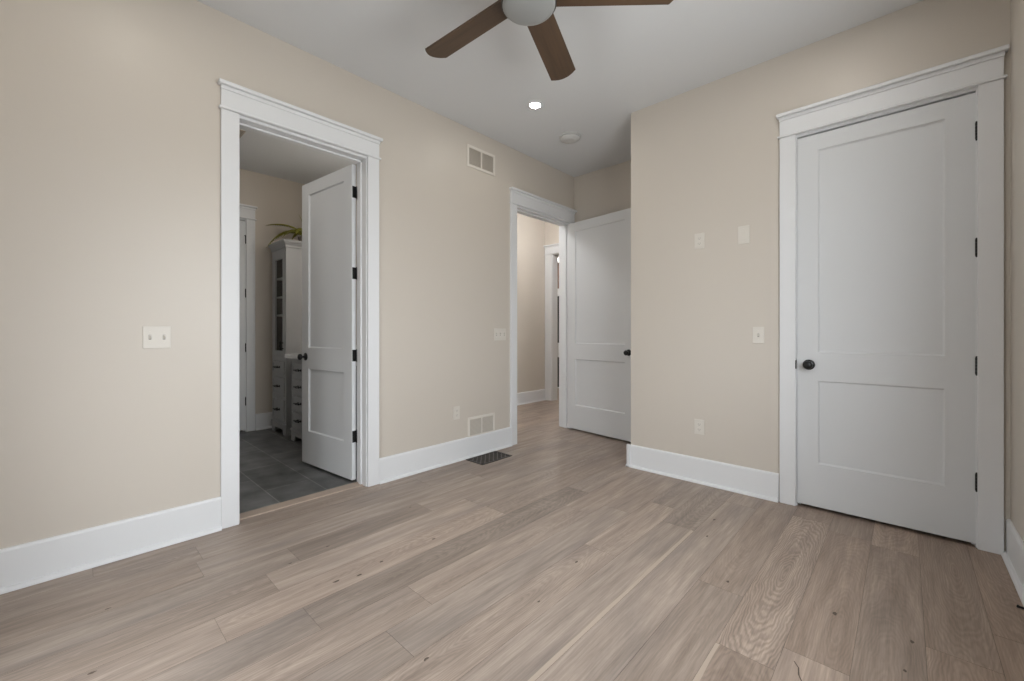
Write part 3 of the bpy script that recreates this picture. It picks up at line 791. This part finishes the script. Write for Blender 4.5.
def bracket_base(x0, x1, yf, yb, parent, name='base'):
    q = MB(); z = .108; leg = .075
    q.prism([(x0, 0), (x0+leg, 0), (x0+leg+.018, .03), (x0+leg+.03, .058), (x1-leg-.03, .058), (x1-leg-.018, .03), (x1-leg, 0), (x1, 0), (x1, z), (x0, z)], lambda x, zz: (x, yf, zz), lambda x, zz: (x, yf+.022, zz))
    for x in (x0, x1-.022): q.prism([(yf+.022, 0), (yf+.08, 0), (yf+.10, .058), (yb-.06, .058), (yb-.05, 0), (yb, 0), (yb, z), (yf+.022, z)], lambda y, zz: (x, y, zz), lambda y, zz: (x+.022, y, zz))
    q.box((x0-.010, yf-.010, z), (x1+.010, yb, z+.018), .005, 2)
    q.build(name, M_CAB, parent)

def rel(root):
    """child meshes are written in world coordinates; shift them under their root"""
    for c in root.children: c.location = -Vector(root.location)

TX0, TX1, TY0, TY1, TZ = -5.48, -5.03, 1.70, 2.255, 2.105
tower = tag(empty('linen_tower', ((TX0+TX1)/2, (TY0+TY1)/2, 0)), 'tall grey linen cabinet with glass door and three drawers', 'cabinet')
q = MB()
q.box((TX0, TY0+.02, .126), (TX0+.018, TY1, TZ)); q.box((TX1-.018, TY0+.02, .126), (TX1, TY1, TZ)); q.box((TX0+.018, TY1-.012, .126), (TX1-.018, TY1, TZ))
q.box((TX0+.018, TY0+.02, .126), (TX1-.018, TY1-.012, .150)); q.box((TX0+.018, TY0+.02, .872), (TX1-.018, TY1-.012, .892)); q.box((TX0+.018, TY0+.02, TZ-.02), (TX1-.018, TY1-.012, TZ))
# face frame
q.box((TX0, TY0, .126), (TX0+.040, TY0+.02, TZ)); q.box((TX1-.040, TY0, .126), (TX1, TY0+.02, TZ))
for (a, b) in ((.126, .150), (.396, .430), (.645, .682), (.828, .885), (2.055, TZ)): q.box((TX0+.040, TY0, a), (TX1-.040, TY0+.02, b))
q.build('carcass', M_CAB, tower)
bracket_base(TX0, TX1, TY0-.004, TY1, tower)
q = MB()
q.box((TX0-.008, TY0-.012, TZ), (TX1+.012, TY1, TZ+.020), .003)
P0 = [(.010, TZ+.020), (.014, TZ+.032), (.024, TZ+.050), (.036, TZ+.064), (.038, TZ+.084), (-.06, TZ+.084), (-.06, TZ+.020)]
q.prism(P0, lambda o, z: (TX0-o*.8, TY0-o, z), lambda o, z: (TX1+o, TY0-o, z))
q.prism(P0, lambda o, z: (TX1+o, TY0-o, z), lambda o, z: (TX1+o, TY1, z))
q.prism(P0, lambda o, z: (TX0-o*.8, TY0-o, z), lambda o, z: (TX0-o*.8, TY1, z))
q.box((TX0, TY0, TZ+.06), (TX1, TY1, TZ+.080))
q.build('crown', M_CAB, tower)
for zz in (1.355, 1.566, 1.784):
    q = MB(); q.box((TX0+.020, TY0+.03, zz-.009), (TX1-.020, TY1-.014, zz+.009)); q.build('shelf', M_CAB, tower)
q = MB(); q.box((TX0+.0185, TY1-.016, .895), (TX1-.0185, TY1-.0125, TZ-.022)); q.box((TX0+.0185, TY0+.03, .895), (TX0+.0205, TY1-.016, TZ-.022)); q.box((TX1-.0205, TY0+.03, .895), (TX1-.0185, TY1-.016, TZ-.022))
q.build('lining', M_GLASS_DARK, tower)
dx0, dx1, dz0, dz1 = TX0+.043, TX1-.043, .888, 2.052
q = MB(); st = .058
for (a, b, c, d) in ((dx0, dx0+st, dz0, dz1), (dx1-st, dx1, dz0, dz1), (dx0+st, dx1-st, dz0, dz0+st), (dx0+st, dx1-st, dz1-st, dz1)): q.box((a, TY0-.004, c), (b, TY0+.016, d), .001)
gd = q.build('glass_door', M_CAB, tower)
q = MB(); q.poly([(dx0+st, TY0+.006, dz0+st), (dx1-st, TY0+.006, dz0+st), (dx1-st, TY0+.006, dz1-st), (dx0+st, TY0+.006, dz1-st)]); q.build('pane', M_GLASS, gd)
pull_mesh(dx1-st/2, TY0-.004, 1.005, .10, True).build('pull', M_BLACK, gd)
for (a, b) in ((.153, .393), (.433, .642), (.685, .825)): drawer_front(TX0+.043, TX1-.043, a, b, TY0, tower)
rel(tower)

VX0, VX1, VY0, VY1, VZ = -4.82, -3.30, 1.685, 2.255, .880
van = tag(empty('vanity', ((VX0+VX1)/2, (VY0+VY1)/2, 0)), 'grey bathroom vanity with drawers and white counter behind the open door', 'cabinet')
q = MB()
q.box((VX0, VY0+.02, .126), (VX0+.018, VY1, VZ)); q.box((VX1-.018, VY0+.02, .126), (VX1, VY1, VZ)); q.box((VX0+.018, VY1-.012, .126), (VX1-.018, VY1, VZ)); q.box((VX0+.018, VY0+.02, .126), (VX1-.018, VY1-.012, .146))
DXA, DXB = VX0+.44, VX1-.44
for x in (VX0, DXA, DXB, VX1-.035): q.box((x, VY0, .126), (x+.035, VY0+.02, VZ))
q.box((VX0+.035, VY0, VZ-.045), (VX1-.035, VY0+.02, VZ)); q.box((VX0+.035, VY0, .126), (VX1-.035, VY0+.02, .150))
for (a, b) in ((VX0+.035, DXA), (DXB+.035, VX1-.035)):
    for zc in (.672, .500, .328): q.box((a, VY0, zc-.011), (b, VY0+.02, zc+.011))
q.build('carcass', M_CAB, van)
bracket_base(VX0, VX1, VY0-.004, VY1, van)
for (a, b) in ((VX0+.038, DXA-.003), (DXB+.038, VX1-.038)):
    for (z0, z1) in ((.686, .832), (.514, .658), (.342, .486), (.153, .314)): drawer_front(a, b, z0, z1, VY0, van)
xm = (DXA+.035+DXB)/2
for (a, b, s) in ((DXA+.038, xm-.002, 1), (xm+.002, DXB-.003, -1)):
    q = MB(); r = .055
    q.box((a, VY0-.012, .153), (a+r, VY0+.006, .832)); q.box((b-r, VY0-.012, .153), (b, VY0+.006, .832)); q.box((a+r, VY0-.012, .153), (b-r, VY0+.006, .153+r)); q.box((a+r, VY0-.012, .832-r), (b-r, VY0+.006, .832)); q.box((a+r*.8, VY0-.005, .153+r*.8), (b-r*.8, VY0+.004, .832-r*.8))
    d = q.build('door', M_CAB, van); pull_mesh((b-r/2) if s > 0 else (a+r/2), VY0-.012, .70, .10, True).build('pull', M_BLACK, d)
q = MB(); q.box((-4.930, VY0-.035, VZ), (VX1+.02, VY1, VZ+.042), .004, 2); q.box((-4.930, VY1-.02, VZ+.042), (VX1+.02, VY1, VZ+.14), .002); q.build('countertop', M_QUARTZ, van)
rel(van)

# fern on the linen tower
FX, FY, FZ = -5.175, 1.975, 2.189
fern = tag(empty('potted_fern', (FX, FY, FZ)), 'yellow green potted fern on top of the tall linen cabinet', 'plant')
q = MB(); q.lathe([(0, 0), (.060, 0), (.072, .012), (.088, .055), (.094, .078), (.094, .086), (.084, .086), (.080, .070), (0, .068)], 28); q.build('pot', M_POT, fern)
q = MB(); q.lathe([(.079, .066), (.05, .078), (0, .084)], 20); q.build('soil', M_DARK, fern)
def frond(pts, wmax, seed):
    """a curved rachis with two ranks of leaflets, each leaflet a thin folded blade"""
    rn = random.Random(seed); mb = MB(); pts = [Vector(p) for p in pts]
    def bez(t):
        P = pts[:]
        while len(P) > 1: P = [a.lerp(b, t) for a, b in zip(P, P[1:])]
        return P[0]
    n = 26; C = [bez(i/n) for i in range(n+1)]
    mb.tube(C, [.0034*(1-.75*i/n) for i in range(n+1)], 6)
    for i in range(2, n+1):
        t = (C[i] - C[i-1]).normalized(); s = t.cross(Vector((0, 0, 1)))
        if s.length < 1e-3: s = Vector((1, 0, 0))
        s.normalize(); up = s.cross(t)
        L = wmax*math.sin(math.pi*min(1, (i/n)**.75*.93+.04))*rn.uniform(.85, 1.1)
        for sg in (1, -1):
            d = (s*sg*.86 + t*.5 - up*.12).normalized(); w = t*.0125
            a = C[i]; tip = a + d*L - Vector((0, 0, L*.25)); mid = a + d*L*.45 + up*.003
            for (p0, p1, p2) in ((a - w*.4, mid - w, tip), (a + w*.4, mid + w, tip)):
                mb.poly([a, p1, p2] if p0 is None else [a, p0, p1, tip])
            # underside gives the leaflet its thickness
            for (p1,) in ((mid - w,), (mid + w,)):
                o = -up*.0012; mb.poly([a + o, tip + o*.2, p1 + o])
    return mb
FR = [
 ([(0, 0, .07), (-.06, -.07, .24), (-.20, -.20, .27), (-.345, -.325, .235)], .062),
 ([(0, 0, .07), (-.04, -.10, .20), (-.12, -.24, .19), (-.225, -.355, -.04)], .075),
 ([(0, 0, .07), (.02, -.02, .20), (.0, -.05, .28), (-.02, -.08, .345)], .024),
 ([(0, 0, .07), (.10, -.06, .20), (.20, -.16, .17), (.28, -.22, .05)], .050),
 ([(0, 0, .07), (.08, .05, .22), (.20, .08, .22), (.32, .10, .10)], .050),
 ([(0, 0, .07), (.02, .08, .22), (.05, .14, .22), (.10, .20, .12)], .045),
 ([(0, 0, .07), (-.08, .06, .22), (-.16, .10, .20), (-.26, .14, .08)], .050),
 ([(0, 0, .07), (.05, -.10, .20), (.09, -.22, .16), (.10, -.30, .02)], .050),
 ([(0, 0, .07), (-.10, -.01, .20), (-.20, -.04, .20), (-.30, -.06, .10)], .045),
]
for i, (pts, w) in enumerate(FR): frond(pts, w, i).build('frond', M_LEAF, fern, recalc=False)

# ------------------------------------------------------------------ room past the hall: white shelf unit
SX0, SX1, SY0, SY1 = -5.75, -4.55, 7.0, 7.4
shelf = tag(empty('shelf_unit', ((SX0+SX1)/2, (SY0+SY1)/2, 0)), 'tall white shelf unit with dark recesses past the hall opening', 'shelf unit')
q = MB()
q.box((SX0, SY0, 0), (SX0+.03, SY1, 2.70)); q.box((SX1-.03, SY0, 0), (SX1, SY1, 2.70)); q.box((SX0+.03, SY1-.02, 0), (SX1-.03, SY1, 2.70))
for (a, b) in ((0, .02), (.64, .93), (1.92, 2.06), (2.60, 2.70)): q.box((SX0+.03, SY0, a), (SX1-.03, SY1-.02, b))
q.build('frame', M_TRIM, shelf)
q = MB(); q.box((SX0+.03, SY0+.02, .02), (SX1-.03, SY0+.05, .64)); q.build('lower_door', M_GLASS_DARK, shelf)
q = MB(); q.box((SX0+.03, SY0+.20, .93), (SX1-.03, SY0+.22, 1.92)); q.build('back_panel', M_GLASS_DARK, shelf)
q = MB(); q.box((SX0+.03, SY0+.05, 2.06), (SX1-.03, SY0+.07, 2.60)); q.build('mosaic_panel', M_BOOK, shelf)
rel(shelf)
